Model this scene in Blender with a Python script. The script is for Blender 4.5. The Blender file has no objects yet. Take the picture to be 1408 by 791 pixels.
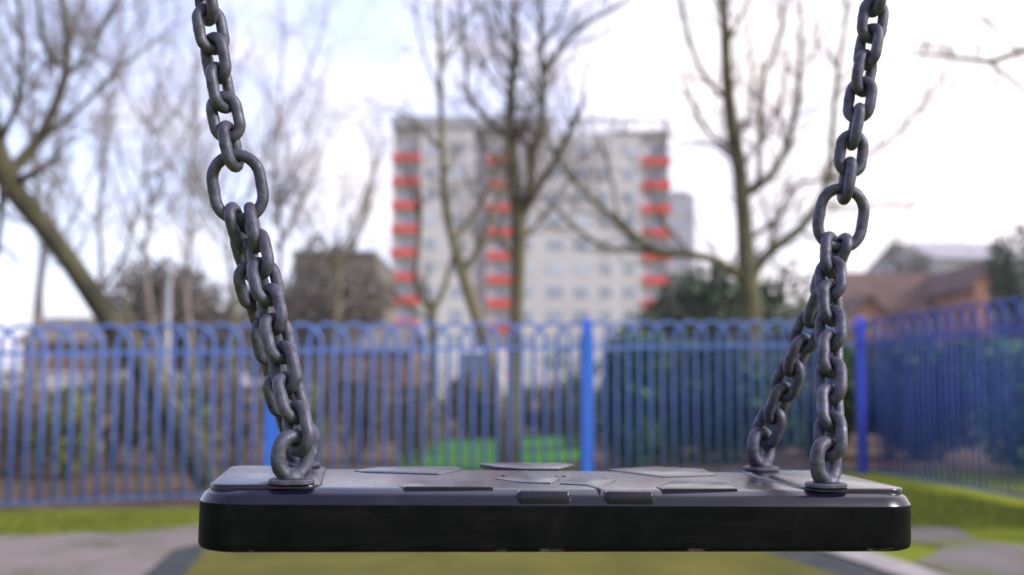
import bpy, math, random
from mathutils import Vector, Matrix, Euler, noise
rad = math.radians
scene = bpy.context.scene
COL = scene.collection
RND = random.Random(7)

# ------------------------------------------------------------------ camera
F = 1550.0; CX, CY = 704.0, 395.5; CAMZ = 0.74; HOR = 536.0
pitch = math.atan((HOR - CY) / F); ROLL = rad(0.3)
cam_d = bpy.data.cameras.new('camera'); cam = bpy.data.objects.new('camera', cam_d); COL.objects.link(cam)
cam.location = (0, 0, CAMZ)
CR = Matrix.Rotation(rad(90) + pitch, 3, 'X') @ Matrix.Rotation(ROLL, 3, 'Z')
cam.rotation_euler = CR.to_euler()
cam_d.sensor_width = 36; cam_d.lens = 36 * F / 1408
cam_d.clip_start = 0.05; cam_d.clip_end = 3000
cam_d.dof.use_dof = True; cam_d.dof.focus_distance = 0.69; cam_d.dof.aperture_fstop = 5.9
scene.camera = cam
CL = Vector((0, 0, CAMZ))

def ray(px, py):
    return CR @ Vector(((px - CX) / F, -(py - CY) / F, -1.0))
def W(px, py, Y):
    d = ray(px, py); return CL + d * (Y / d.y)
def gh(x, y):                      # height of the ground: it lifts a little towards the fence corner
    def ss(t): t = max(0, min(1, t)); return t * t * (3 - 2 * t)
    return 0.17 * ss((x + 1.5) / 4.3) * ss((y - 3.9) / 3.0)
def G(px, py):
    d = ray(px, py); p = None; z = 0.0
    for _ in range(12):
        t = (z - CAMZ) / d.z; p = CL + d * t; z = gh(p.x, p.y)
    return p

# ------------------------------------------------------------------ materials
def mat(name, build):
    m = bpy.data.materials.new(name); m.use_nodes = True
    nt = m.node_tree; b = nt.nodes['Principled BSDF']; build(nt, b); return m
def nd(nt, t, **k):
    n = nt.nodes.new(t)
    for a, v in k.items():
        if a in n.inputs.keys(): n.inputs[a].default_value = v
        else: setattr(n, a, v)
    return n
def ramp(nt, fac, stops):
    r = nt.nodes.new('ShaderNodeValToRGB'); e = r.color_ramp.elements
    while len(e) < len(stops): e.new(0.5)
    for i, (p, c) in enumerate(stops): e[i].position = p; e[i].color = (*c, 1)
    nt.links.new(fac, r.inputs[0]); return r.outputs[0]
def noisy(name, c1, c2, scale=3.0, rough=0.8, detail=5, bump=0.0, metal=0.0, c3=None, spec=0.5, bscale=None, mid=(0.35, 0.65), coat=0.0, rrange=None, trans=0.0, world=True):
    def f(nt, b):
        g = nd(nt, 'ShaderNodeNewGeometry')
        if world: src = g.outputs['Position']
        else:
            tc = nd(nt, 'ShaderNodeTexCoord'); src = tc.outputs['Object']
        n = nd(nt, 'ShaderNodeTexNoise', Scale=scale, Detail=detail); nt.links.new(src, n.inputs['Vector'])
        st = [(mid[0], c1), (mid[1], c2)] + ([(0.85, c3)] if c3 else [])
        nt.links.new(ramp(nt, n.outputs['Fac'], st), b.inputs['Base Color'])
        b.inputs['Roughness'].default_value = rough; b.inputs['Metallic'].default_value = metal
        b.inputs['Specular IOR Level'].default_value = spec
        if coat: b.inputs['Coat Weight'].default_value = coat
        if rrange:
            n3 = nd(nt, 'ShaderNodeTexNoise', Scale=scale * 1.7, Detail=6); nt.links.new(src, n3.inputs['Vector'])
            mr = nd(nt, 'ShaderNodeMapRange'); mr.inputs[1].default_value = .35; mr.inputs[2].default_value = .65
            mr.inputs[3].default_value = rrange[0]; mr.inputs[4].default_value = rrange[1]
            nt.links.new(n3.outputs['Fac'], mr.inputs[0]); nt.links.new(mr.outputs[0], b.inputs['Roughness'])
        if bump:
            n2 = nd(nt, 'ShaderNodeTexNoise', Scale=bscale or scale * 6, Detail=5); nt.links.new(src, n2.inputs['Vector'])
            bp = nd(nt, 'ShaderNodeBump', Strength=bump); bp.inputs['Distance'].default_value = 0.3 / (bscale or scale * 6)
            nt.links.new(n2.outputs['Fac'], bp.inputs['Height']); nt.links.new(bp.outputs[0], b.inputs['Normal'])
        if trans: b.inputs['Transmission Weight'].default_value = trans
    return mat(name, f)

def leafmat(name, c1, c2, scale=2.0, rough=0.55):
    def f(nt, b):
        g = nd(nt, 'ShaderNodeNewGeometry')
        n = nd(nt, 'ShaderNodeTexNoise', Scale=scale, Detail=2); nt.links.new(g.outputs['Position'], n.inputs['Vector'])
        mx = nd(nt, 'ShaderNodeMath', operation='ADD'); nt.links.new(n.outputs['Fac'], mx.inputs[0])
        m2 = nd(nt, 'ShaderNodeMath', operation='MULTIPLY_ADD'); nt.links.new(g.outputs['Random Per Island'], m2.inputs[0]); m2.inputs[1].default_value = .5; m2.inputs[2].default_value = -.25
        nt.links.new(m2.outputs[0], mx.inputs[1])
        nt.links.new(ramp(nt, mx.outputs[0], [(.3, c1), (.7, c2)]), b.inputs['Base Color'])
        b.inputs['Roughness'].default_value = rough
    return mat(name, f)

def seat_build(nt, b, dust=True):
    tc = nd(nt, 'ShaderNodeTexCoord'); g = nd(nt, 'ShaderNodeNewGeometry')
    n = nd(nt, 'ShaderNodeTexNoise', Scale=38.0, Detail=7, Roughness=.65); nt.links.new(tc.outputs['Object'], n.inputs['Vector'])
    col = ramp(nt, n.outputs['Fac'], [(.35, (.0040, .0046, .0056)), (.6, (.0068, .0072, .0084)), (.75, (.016, .016, .018))])
    mp = nd(nt, 'ShaderNodeMapping'); mp.inputs['Scale'].default_value = (14, 14, 90)
    nt.links.new(tc.outputs['Object'], mp.inputs['Vector'])
    b.inputs['Specular IOR Level'].default_value = .04
    s = nd(nt, 'ShaderNodeTexNoise', Scale=1.0, Detail=6, Roughness=.7); nt.links.new(mp.outputs[0], s.inputs['Vector'])
    smk = ramp(nt, s.outputs['Fac'], [(.5, (0, 0, 0)), (.75, (1, 1, 1))])
    mx = nd(nt, 'ShaderNodeMix', data_type='RGBA'); mx.inputs['B'].default_value = (.015, .014, .017, 1)
    nt.links.new(smk, mx.inputs['Factor']); nt.links.new(col, mx.inputs['A'])
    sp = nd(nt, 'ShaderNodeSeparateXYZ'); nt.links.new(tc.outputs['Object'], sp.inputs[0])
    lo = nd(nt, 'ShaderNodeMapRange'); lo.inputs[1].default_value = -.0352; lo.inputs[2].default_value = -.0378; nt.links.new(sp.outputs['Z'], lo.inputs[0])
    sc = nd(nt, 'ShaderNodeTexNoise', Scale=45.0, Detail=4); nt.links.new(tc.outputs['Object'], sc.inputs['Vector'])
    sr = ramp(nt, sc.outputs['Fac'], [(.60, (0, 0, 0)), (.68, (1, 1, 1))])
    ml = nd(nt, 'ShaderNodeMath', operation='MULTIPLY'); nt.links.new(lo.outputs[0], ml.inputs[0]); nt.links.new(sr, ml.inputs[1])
    m2 = nd(nt, 'ShaderNodeMix', data_type='RGBA'); m2.inputs['B'].default_value = (.20, .20, .19, 1)  # highlight along the bottom edge, painted in as broken pale marks
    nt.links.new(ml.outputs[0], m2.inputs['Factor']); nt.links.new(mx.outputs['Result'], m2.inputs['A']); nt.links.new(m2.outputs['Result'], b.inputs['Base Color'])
    r = nd(nt, 'ShaderNodeMapRange'); r.inputs[1].default_value = .35; r.inputs[2].default_value = .7; r.inputs[3].default_value = .33; r.inputs[4].default_value = .52
    nt.links.new(n.outputs['Fac'], r.inputs[0]); nt.links.new(r.outputs[0], b.inputs['Roughness'])
    n2 = nd(nt, 'ShaderNodeTexNoise', Scale=900.0, Detail=3); nt.links.new(tc.outputs['Object'], n2.inputs['Vector'])
    bp = nd(nt, 'ShaderNodeBump', Strength=.12); bp.inputs['Distance'].default_value = .0004
    nt.links.new(n2.outputs['Fac'], bp.inputs['Height']); nt.links.new(bp.outputs[0], b.inputs['Normal'])
M = {}
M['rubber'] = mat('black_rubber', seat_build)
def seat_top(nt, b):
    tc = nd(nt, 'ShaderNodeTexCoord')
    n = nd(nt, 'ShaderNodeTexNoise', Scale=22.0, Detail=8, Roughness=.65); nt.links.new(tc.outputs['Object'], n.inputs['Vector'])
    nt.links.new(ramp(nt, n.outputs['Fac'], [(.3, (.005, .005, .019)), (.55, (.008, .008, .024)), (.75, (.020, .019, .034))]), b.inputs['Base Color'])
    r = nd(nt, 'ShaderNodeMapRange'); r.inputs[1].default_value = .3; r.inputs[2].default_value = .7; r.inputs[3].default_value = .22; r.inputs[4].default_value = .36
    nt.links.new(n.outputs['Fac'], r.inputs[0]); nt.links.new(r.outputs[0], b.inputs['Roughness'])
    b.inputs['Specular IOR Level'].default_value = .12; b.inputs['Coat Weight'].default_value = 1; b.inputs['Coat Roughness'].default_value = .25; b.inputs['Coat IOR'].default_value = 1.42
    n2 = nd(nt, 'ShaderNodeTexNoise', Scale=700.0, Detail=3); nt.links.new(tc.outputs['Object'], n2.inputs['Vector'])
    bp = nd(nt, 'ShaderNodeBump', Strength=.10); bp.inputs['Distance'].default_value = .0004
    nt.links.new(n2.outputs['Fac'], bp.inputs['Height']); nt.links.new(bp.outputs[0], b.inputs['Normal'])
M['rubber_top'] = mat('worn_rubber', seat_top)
def steel(nt, b):
    tc = nd(nt, 'ShaderNodeTexCoord'); oi = nd(nt, 'ShaderNodeObjectInfo')
    ad = nd(nt, 'ShaderNodeVectorMath', operation='ADD'); nt.links.new(tc.outputs['Object'], ad.inputs[0]); nt.links.new(oi.outputs['Random'], ad.inputs[1])
    n = nd(nt, 'ShaderNodeTexNoise', Scale=140.0, Detail=8, Roughness=.65); nt.links.new(ad.outputs[0], n.inputs['Vector'])
    nt.links.new(ramp(nt, n.outputs['Fac'], [(.3, (.040, .040, .062)), (.5, (.086, .086, .130)), (.68, (.14, .138, .20))]), b.inputs['Base Color'])
    b.inputs['Metallic'].default_value = .35
    n5 = nd(nt, 'ShaderNodeTexNoise', Scale=60.0, Detail=5, Roughness=.6); nt.links.new(ad.outputs[0], n5.inputs['Vector'])
    rs = ramp(nt, n5.outputs['Fac'], [(.60, (0, 0, 0)), (.70, (.6, .6, .6))])
    mxr = nd(nt, 'ShaderNodeMix', data_type='RGBA'); mxr.inputs['B'].default_value = (.085, .068, .065, 1)
    nt.links.new(rs, mxr.inputs['Factor']); nt.links.new(b.inputs['Base Color'].links[0].from_socket, mxr.inputs['A']); nt.links.new(mxr.outputs['Result'], b.inputs['Base Color'])
    r = nd(nt, 'ShaderNodeMapRange'); r.inputs[1].default_value = .3; r.inputs[2].default_value = .7; r.inputs[3].default_value = .66; r.inputs[4].default_value = .43
    nt.links.new(n.outputs['Fac'], r.inputs[0]); nt.links.new(r.outputs[0], b.inputs['Roughness'])
    n2 = nd(nt, 'ShaderNodeTexNoise', Scale=420.0, Detail=5); nt.links.new(ad.outputs[0], n2.inputs['Vector'])
    bp = nd(nt, 'ShaderNodeBump', Strength=.35); bp.inputs['Distance'].default_value = .0006
    nt.links.new(n2.outputs['Fac'], bp.inputs['Height']); nt.links.new(bp.outputs[0], b.inputs['Normal'])
M['steel'] = mat('dull_steel', steel)
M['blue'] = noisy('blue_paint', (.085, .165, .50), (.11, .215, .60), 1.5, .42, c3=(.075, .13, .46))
M['blue_side'] = noisy('darker_blue_paint', (.03, .07, .38), (.045, .10, .48), 1.5, .45)  # darker blue used on the side run
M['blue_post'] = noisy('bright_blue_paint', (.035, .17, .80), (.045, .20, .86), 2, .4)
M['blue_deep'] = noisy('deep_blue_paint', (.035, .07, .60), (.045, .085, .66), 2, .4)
M['grass'] = noisy('grass', (.12, .165, .011), (.25, .285, .017), 1.6, .95, 8, .6, c3=(.26, .27, .03), spec=.15, bscale=60)
M['lawn'] = noisy('lawn', (.05, .16, .025), (.09, .27, .03), 1.2, .9, 4, .3, spec=.15)
M['litter'] = noisy('leaf_litter', (.07, .05, .035), (.2, .14, .09), 6, .95, 8, .8, c3=(.2, .13, .08), spec=.15, bscale=40)
M['moss_tile'] = noisy('mossy_tiles', (.10, .098, .013), (.155, .14, .019), 3.2, .9, 8, .5, c3=(.12, .11, .05), spec=.2, bscale=80)
M['border'] = noisy('dark_rubber_border', (.035, .043, .048), (.06, .068, .068), 8, .85, 6, .4, c3=(.11, .12, .07), spec=.3, bscale=120)
M['kerb'] = noisy('pale_kerb', (.30, .27, .26), (.42, .38, .38), 7, .85, 6, .3)
M['path_m'] = noisy('worn_path', (.13, .14, .05), (.17, .15, .14), 2.6, .9, 8, .4, c3=(.22, .195, .185), mid=(.4, .5), bscale=50)
def paving(nt, b):
    g = nd(nt, 'ShaderNodeNewGeometry')
    mp = nd(nt, 'ShaderNodeMapping'); mp.inputs['Rotation'].default_value = (0, 0, rad(12)); nt.links.new(g.outputs['Position'], mp.inputs[0])
    br = nd(nt, 'ShaderNodeTexBrick', Scale=1.0); br.inputs['Brick Width'].default_value = .9; br.inputs['Row Height'].default_value = .6; br.inputs['Mortar Size'].default_value = .018
    br.inputs['Color1'].default_value = (.20, .168, .155, 1); br.inputs['Color2'].default_value = (.245, .205, .19, 1); br.inputs['Mortar'].default_value = (.12, .115, .05, 1)
    br.inputs['Mortar Smooth'].default_value = .7
    nt.links.new(mp.outputs[0], br.inputs['Vector'])
    n = nd(nt, 'ShaderNodeTexNoise', Scale=2.4, Detail=9, Roughness=.65); nt.links.new(g.outputs['Position'], n.inputs['Vector'])
    c = ramp(nt, n.outputs['Fac'], [(.34, (.55, .6, .35)), (.5, (.95, .95, .95)), (.7, (1.1, 1.06, 1.06))])
    mx = nd(nt, 'ShaderNodeMix', data_type='RGBA', blend_type='MULTIPLY'); mx.inputs['Factor'].default_value = 1
    nt.links.new(br.outputs['Color'], mx.inputs['A']); nt.links.new(c, mx.inputs['B']); nt.links.new(mx.outputs['Result'], b.inputs['Base Color'])
    b.inputs['Roughness'].default_value = .85
    bp = nd(nt, 'ShaderNodeBump', Strength=.4); bp.inputs['Distance'].default_value = .01; nt.links.new(n.outputs['Fac'], bp.inputs['Height']); nt.links.new(bp.outputs[0], b.inputs['Normal'])
M['paving'] = mat('paving', paving)
M['bark_dark'] = noisy('bark_dark', (.10, .088, .055), (.165, .15, .085), 5, .9, 8, .7, c3=(.16, .175, .075), bscale=30)
M['bark_mossy'] = noisy('bark_mossy', (.045, .04, .026), (.095, .09, .045), 4, .9, 8, .7, c3=(.13, .14, .05), bscale=30)
M['bark_green'] = noisy('bark_green', (.08, .075, .04), (.145, .145, .065), 4, .9, 8, .7, c3=(.165, .20, .08), bscale=30)
M['bark_ochre'] = noisy('bark_ochre', (.15, .13, .075), (.26, .23, .13), 5, .9, 8, .6, c3=(.2, .21, .09), bscale=30)
M['bark_pale'] = noisy('bark_pale', (.20, .17, .17), (.30, .27, .25), 5, .9, 6, .4)
M['twig'] = noisy('twig', (.13, .105, .085), (.22, .185, .155), 3, .9)
M['leaf_green'] = leafmat('leaves_green', (.025, .10, .03), (.10, .25, .06))
M['twig_pale'] = noisy('pale_twig', (.24, .20, .20), (.34, .30, .29), 3, .9)  # far twigs: washed-out light put into a paler colour
M['leaf_dark'] = leafmat('leaves_dark', (.018, .06, .016), (.06, .15, .04))
M['leaf_holly'] = leafmat('leaves_holly', (.04, .075, .045), (.10, .15, .09))
M['leaf_olive'] = leafmat('leaves_olive', (.08, .10, .02), (.26, .27, .06))
M['leaf_brown'] = leafmat('leaves_brown', (.09, .065, .035), (.30, .22, .12))
M['leaf_grey'] = leafmat('twigs_grey', (.10, .085, .075), (.19, .165, .145))
M['leaf_bare'] = leafmat('bare_brush', (.085, .072, .058), (.18, .155, .12))
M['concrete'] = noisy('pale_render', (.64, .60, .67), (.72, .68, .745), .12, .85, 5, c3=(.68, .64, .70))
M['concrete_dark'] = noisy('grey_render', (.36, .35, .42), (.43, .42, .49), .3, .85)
M['red_panel'] = noisy('red_panel', (.75, .04, .025), (.84, .06, .035), .5, .5)
M['win'] = noisy('window_glass', (.34, .39, .55), (.44, .50, .68), .35, .25, 1)
M['win_bright'] = noisy('window_blind', (.58, .66, .86), (.68, .74, .9), .35, .3, 1)
M['frame_w'] = noisy('window_frame', (.5, .5, .53), (.56, .56, .6), 1, .5)
M['roof_brown'] = noisy('roof_tiles', (.105, .058, .05), (.16, .09, .078), .8, .85, 6, .3)
M['brick'] = noisy('orange_brick', (.34, .155, .095), (.42, .20, .125), 2, .85, 6)
M['brick_dull'] = noisy('dull_brick', (.22, .12, .09), (.3, .17, .13), 2, .85, 6)
M['shed_metal'] = noisy('pale_cladding', (.34, .33, .38), (.42, .41, .47), .2, .5, 2)
M['white'] = noisy('white_paint', (.72, .72, .76), (.8, .8, .83), .5, .35)
M['tyre'] = noisy('tyre', (.02, .02, .02), (.03, .03, .03), 5, .8)
M['glass_dark'] = noisy('dark_glass', (.06, .075, .1), (.12, .14, .18), 1, .15)
M['galv'] = noisy('galvanised', (.34, .35, .42), (.44, .45, .52), 3, .45, metal=.3)
M['block_brown'] = noisy('brown_brick', (.15, .13, .12), (.20, .175, .155), .6, .85, 6)
M['win_dull'] = noisy('dull_window', (.12, .11, .11), (.15, .14, .14), 1, .5)
M['lamp_glass'] = noisy('lamp_glass', (.5, .5, .5), (.6, .6, .6), 1, .2)

# ------------------------------------------------------------------ builders
class MB:
    def __init__(s): s.v = []; s.f = []; s.m = []; s.mi = 0
    def add(s, vs, fs):
        o = len(s.v); s.v += [tuple(v) for v in vs]; s.f += [tuple(i + o for i in f) for f in fs]; s.m += [s.mi] * len(fs)
    def box(s, x0, x1, y0, y1, z0, z1, M4=None):
        vs = [Vector((x, y, z)) for z in (z0, z1) for x, y in ((x0, y0), (x1, y0), (x1, y1), (x0, y1))]
        if M4: vs = [M4 @ v for v in vs]
        s.add(vs, [(3, 2, 1, 0), (4, 5, 6, 7), (0, 1, 5, 4), (1, 2, 6, 5), (2, 3, 7, 6), (3, 0, 4, 7)])
    def tube(s, pts, rr, n=6, cap=True):
        pts = [Vector(p) for p in pts]
        if not hasattr(rr, '__len__'): rr = [rr] * len(pts)
        vs = []; fs = []; u = None; N = len(pts)
        for i, p in enumerate(pts):
            t = (pts[min(i + 1, N - 1)] - pts[max(i - 1, 0)])
            if t.length < 1e-9: t = Vector((0, 0, 1))
            t.normalize()
            if u is None: u = t.orthogonal().normalized()
            else:
                u = u - t * u.dot(t)
                if u.length < 1e-6: u = t.orthogonal()
                u.normalize()
            w = t.cross(u)
            for k in range(n):
                a = 2 * math.pi * k / n; vs.append(p + (u * math.cos(a) + w * math.sin(a)) * rr[i])
        for i in range(N - 1):
            for k in range(n):
                k2 = (k + 1) % n; fs.append((i * n + k, i * n + k2, (i + 1) * n + k2, (i + 1) * n + k))
        if cap: fs.append(tuple(range(n))[::-1]); fs.append(tuple((N - 1) * n + k for k in range(n)))
        s.add(vs, fs)
    def prism(s, poly, z0, z1, M4=None):
        n = len(poly)
        vs = [Vector((p[0], p[1], z)) for z in (z0, z1) for p in poly]
        if M4: vs = [M4 @ v for v in vs]
        s.add(vs, [tuple(range(n))[::-1], tuple(range(n, 2 * n))] + [(i, (i + 1) % n, n + (i + 1) % n, n + i) for i in range(n)])
    def build(s, name, m, parent=None, smooth=False, angle=None, loc=None):
        me = bpy.data.meshes.new(name)
        o0 = Vector(loc) if loc is not None else Vector((0, 0, 0))
        me.from_pydata([tuple(Vector(v) - o0) for v in s.v] if loc is not None else s.v, [], s.f); me.validate(); me.update()
        for mm in (m if isinstance(m, (list, tuple)) else [m]): me.materials.append(mm)
        if isinstance(m, (list, tuple)): me.polygons.foreach_set('material_index', s.m)
        if smooth or angle: me.polygons.foreach_set('use_smooth', [True] * len(me.polygons))
        if angle: me.set_sharp_from_angle(angle=rad(angle))
        return link(bpy.data.objects.new(name, me), parent, loc)
def link(o, parent=None, loc=None):
    COL.objects.link(o)
    if parent is not None:
        o.parent = parent; o.matrix_parent_inverse = Matrix.Identity(4)
    if loc is not None: o.location = loc
    return o
def empty(name, loc=(0, 0, 0), parent=None):
    o = bpy.data.objects.new(name, None); o.empty_display_size = .1; return link(o, parent, loc)
def tag(o, label=None, cat=None, group=None, kind=None):
    if label: o['label'] = label
    if cat: o['category'] = cat
    if group: o['group'] = group
    if kind: o['kind'] = kind
    return o

# ------------------------------------------------------------------ the swing
swing = empty('swing', (0, 0.67, 0.68))
tag(swing, 'black rubber swing seat hung from dull grey steel chains, seen close up', 'swing')
SO = Vector(swing.location)
# pose of the seat in camera axes (x right, y away, z up), turned into the world
yaw, pi_, ro = 0.1377, -0.0695, 0.0302
Rs = Matrix.Rotation(yaw, 3, 'Z') @ Matrix.Rotation(pi_, 3, 'X') @ Matrix.Rotation(ro, 3, 'Y')
C2W = CR @ Matrix(((1, 0, 0), (0, 0, 1), (0, -1, 0)))        # (x,depth,up) -> camera (x,up,-depth) -> world
so = CL + C2W @ Vector((0.036, 0.6754, -0.1203))
SM = Matrix.Translation(so) @ (C2W @ Rs).to_4x4()
SMi = SM.inverted()
LEN, DEP, THK, INS, EW, ES, EOFF = .44, .1459, .0283, .0058, .3322, .116, .0149
def S(px, py, h=0.0):              # a point on the seat's top, in seat coordinates
    d = (SMi.to_3x3() @ ray(px, py)); o = SMi @ CL
    t = (h - o.z) / d.z; p = o + d * t; return (p.x, p.y)
def rrect(x0, x1, y0, y1, r, n=8):
    out = []
    for cx, cy, a0 in ((x1 - r, y1 - r, 0), (x0 + r, y1 - r, 90), (x0 + r, y0 + r, 180), (x1 - r, y0 + r, 270)):
        for k in range(n + 1):
            a = rad(a0 + 90 * k / n); out.append((cx + r * math.cos(a), cy + r * math.sin(a)))
    return out
def layers(prof, x0, x1, y0, y1, r, n=8):
    mb = MB(); vs = []; fs = []; N = 4 * (n + 1)
    for ins, z in prof:
        for p in rrect(x0 + ins, x1 - ins, y0 + ins, y1 - ins, max(r - ins, .0004), n): vs.append((p[0], p[1], z))
    for i in range(len(prof) - 1):
        for k in range(N):
            k2 = (k + 1) % N; fs.append((i * N + k, i * N + k2, (i + 1) * N + k2, (i + 1) * N + k))
    fs.append(tuple(range(N))[::-1]); fs.append(tuple((len(prof) - 1) * N + k for k in range(N)))
    mb.add(vs, fs); return mb
def place(o, m4):                  # put a part whose mesh is in seat coordinates
    o.parent = swing; o.matrix_parent_inverse = Matrix.Identity(4); o.matrix_basis = Matrix.Translation(-SO) @ m4; return o
H = LEN / 2; BOT = -(THK + .010)
prof = [(.004, BOT), (.0012, BOT + .0010), (.0004, BOT + .0022), (0, BOT + .004), (0, BOT + .006), (0, -.014), (0, -.0112), (.0001, -.0104), (.0005, -.0096), (.0026, -.0060), (.0036, -.0050), (.0054, -.0042), (.0098, -.0024), (.0118, -.0018), (.0150, -.0014)]
HR = H + .0056
sb_ = layers(prof, -H, HR, 0, DEP, .026)
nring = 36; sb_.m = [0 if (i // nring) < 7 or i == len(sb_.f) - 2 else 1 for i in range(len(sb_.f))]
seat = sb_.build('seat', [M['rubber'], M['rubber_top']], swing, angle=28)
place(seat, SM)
def onseat(name, mb, angle=35, label=None):
    o = mb.build(name, M['rubber_top'], seat, angle=angle)
    if label: o['label'] = label
    return o
# raised end pads
xl = S(445, 655)[0]; xr = S(1115, 672)[0]
pp = [(0.0005, -.006), (0, -.0012), (.0004, -.0004), (.0012, 0)]
onseat('end_pad', layers(pp, -H + .0062, xl, .0098, DEP - .0078, .012))
pr = MB(); z0, z1 = -.006, 0
onseat('end_pad', layers(pp, xr - .002, HR - .0062, .0098, DEP - .0078, .012))
def ridge(pxs, h=-.0005, name='tread_block'):
    poly = [S(x, y, h) for x, y in pxs]
    ar = sum(poly[i][0] * poly[(i + 1) % len(poly)][1] - poly[(i + 1) % len(poly)][0] * poly[i][1] for i in range(len(poly)))
    if ar < 0: poly = poly[::-1]
    cx = sum(p[0] for p in poly) / len(poly); cy = sum(p[1] for p in poly) / len(poly)
    mb = MB(); n = len(poly); vs = []; 
    def off(p, d):
        v = Vector((cx - p[0], cy - p[1])); l = v.length; v = v / l * min(d, l * .3); return (p[0] + v.x, p[1] + v.y)
    vs += [(p[0], p[1], -.004) for p in poly] + [(p[0], p[1], h - .0005) for p in poly] + [(*off(p, .0014), h) for p in poly]
    fs = [tuple(range(n))[::-1]] + [(i, (i + 1) % n, n + (i + 1) % n, n + i) for i in range(n)] + [(n + i, n + (i + 1) % n, 2 * n + (i + 1) % n, 2 * n + i) for i in range(n)] + [tuple(2 * n + i for i in range(n))]
    mb.add(vs, fs); return onseat(name, mb, 30)
ridge([(487, 646), (500, 648), (603, 651), (636, 644.5), (630, 641.5), (520, 641.5)])
ridge([(548, 666.5), (556, 669), (678, 669.5), (662, 660), (566, 659.5)])
ridge([(836, 645), (912, 655), (985, 652.5), (968, 644.5), (900, 641.5)])
ridge([(902, 669), (912, 671.5), (1014, 671.5), (996, 662), (925, 660.5)])
ridge([(660, 637), (682, 641), (720, 644), (768, 644), (790, 638.5), (772, 636.4), (700, 636)])
ridge([(681, 657), (715, 662), (757, 663.5), (771, 657), (758, 652.5), (716, 652)])
ridge([(770, 664), (806, 666), (826, 671.5), (848, 659), (826, 654), (790, 655.5)])
for a, b_ in ((713, 787), (833, 901)):   # lugs that run out over the front bevel
    (x0, _), (x1, _) = S(a, 672), S(b_, 672)
    mb = layers([(.0002, -.0096), (0, -.0092), (0, -.0040), (.0006, -.0028), (.0020, -.0018)], x0, x1, .0004, .0105, .003, 5)
    onseat('front_lug', mb, 40)
# small moulded dots of the emblem
for x, y in ((692, 652), (765, 653), (775, 652.5)):
    p = S(x, y); m = MB(); m.tube([(p[0], p[1], -.004), (p[0], p[1], -.0008)], .0012, 10); onseat('stud', m, 30)

# --- steel
def stadium(hl, r, wire, nseg=14, nc=14, squash=1.0):
    """link centreline: half straight length hl along z, end radius r, in the xz plane"""
    pts = []
    for k in range(nseg + 1):
        a = math.pi * k / nseg; pts.append(Vector((r * math.cos(a), 0, hl + r * math.sin(a) * squash)))
    for k in range(1, 4): pts.append(Vector((-r, 0, hl - 2 * hl * k / 4)))
    for k in range(nseg + 1):
        a = math.pi + math.pi * k / nseg; pts.append(Vector((r * math.cos(a), 0, -hl + r * math.sin(a) * squash)))
    for k in range(1, 4): pts.append(Vector((r, 0, -hl + 2 * hl * k / 4)))
    N = len(pts); mb = MB(); vs = []; fs = []
    for i, p in enumerate(pts):
        t = (pts[(i + 1) % N] - pts[i - 1]).normalized(); b = Vector((0, 1, 0)); w = t.cross(b)
        # a weld bead on one straight side
        bead = 1 + (.07 if (p.x < 0 and abs(p.z) < hl * .3) else 0)
        for k in range(nc):
            a = 2 * math.pi * k / nc; vs.append(p + (b * math.cos(a) + w * math.sin(a)) * wire / 2 * bead)
    for i in range(N):
        for k in range(nc):
            i2, k2 = (i + 1) % N, (k + 1) % nc; fs.append((i * nc + k, i * nc + k2, i2 * nc + k2, i2 * nc + k))
    mb.add(vs, fs); return mb
WIRE = .0076; LW = .0236; PITCH = .0196
r_l = (LW - WIRE) / 2
proto = {}
def linkmesh(pitch):
    key = round(pitch, 5)
    if key not in proto:
        cl = pitch + WIRE; mb = stadium(cl / 2 - r_l, r_l, WIRE)
        me = bpy.data.meshes.new('link'); me.from_pydata(mb.v, [], mb.f); me.materials.append(M['steel'])
        me.polygons.foreach_set('use_smooth', [True] * len(me.polygons)); me.update(); proto[key] = me
    return proto[key]
view_right = C2W @ Vector((1, 0, 0))
def frame(u, ang, centre):
    u = u.normalized(); s = view_right - u * view_right.dot(u); s.normalize()
    s = Matrix.Rotation(ang, 3, u) @ s; w = u.cross(s)
    m = Matrix((s, w, u)).transposed().to_4x4(); return Matrix.Translation(centre) @ m
def chain(a, b, n, angs, name='chain', label=None):
    c = empty(name, a - SO, swing)
    if label: c['label'] = label
    u = (b - a); pitch = u.length / n; u.normalize()
    for k in range(n):
        ctr = a + u * pitch * (k + .5)
        o = bpy.data.objects.new('link', linkmesh(pitch)); COL.objects.link(o); o.parent = c; o.matrix_parent_inverse = Matrix.Identity(4)
        jit = RND.uniform(-.05, .05)
        uu = (u + view_right * RND.uniform(-.05, .05)).normalized()
        o.matrix_basis = Matrix.Translation(-a) @ frame(uu, rad(angs[k % len(angs)]) + jit, ctr)
    return c
upv = (SM.to_3x3() @ Vector((0, 0, 1)))
EH, ER, EWIRE = .0165, .0093, .0092
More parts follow.
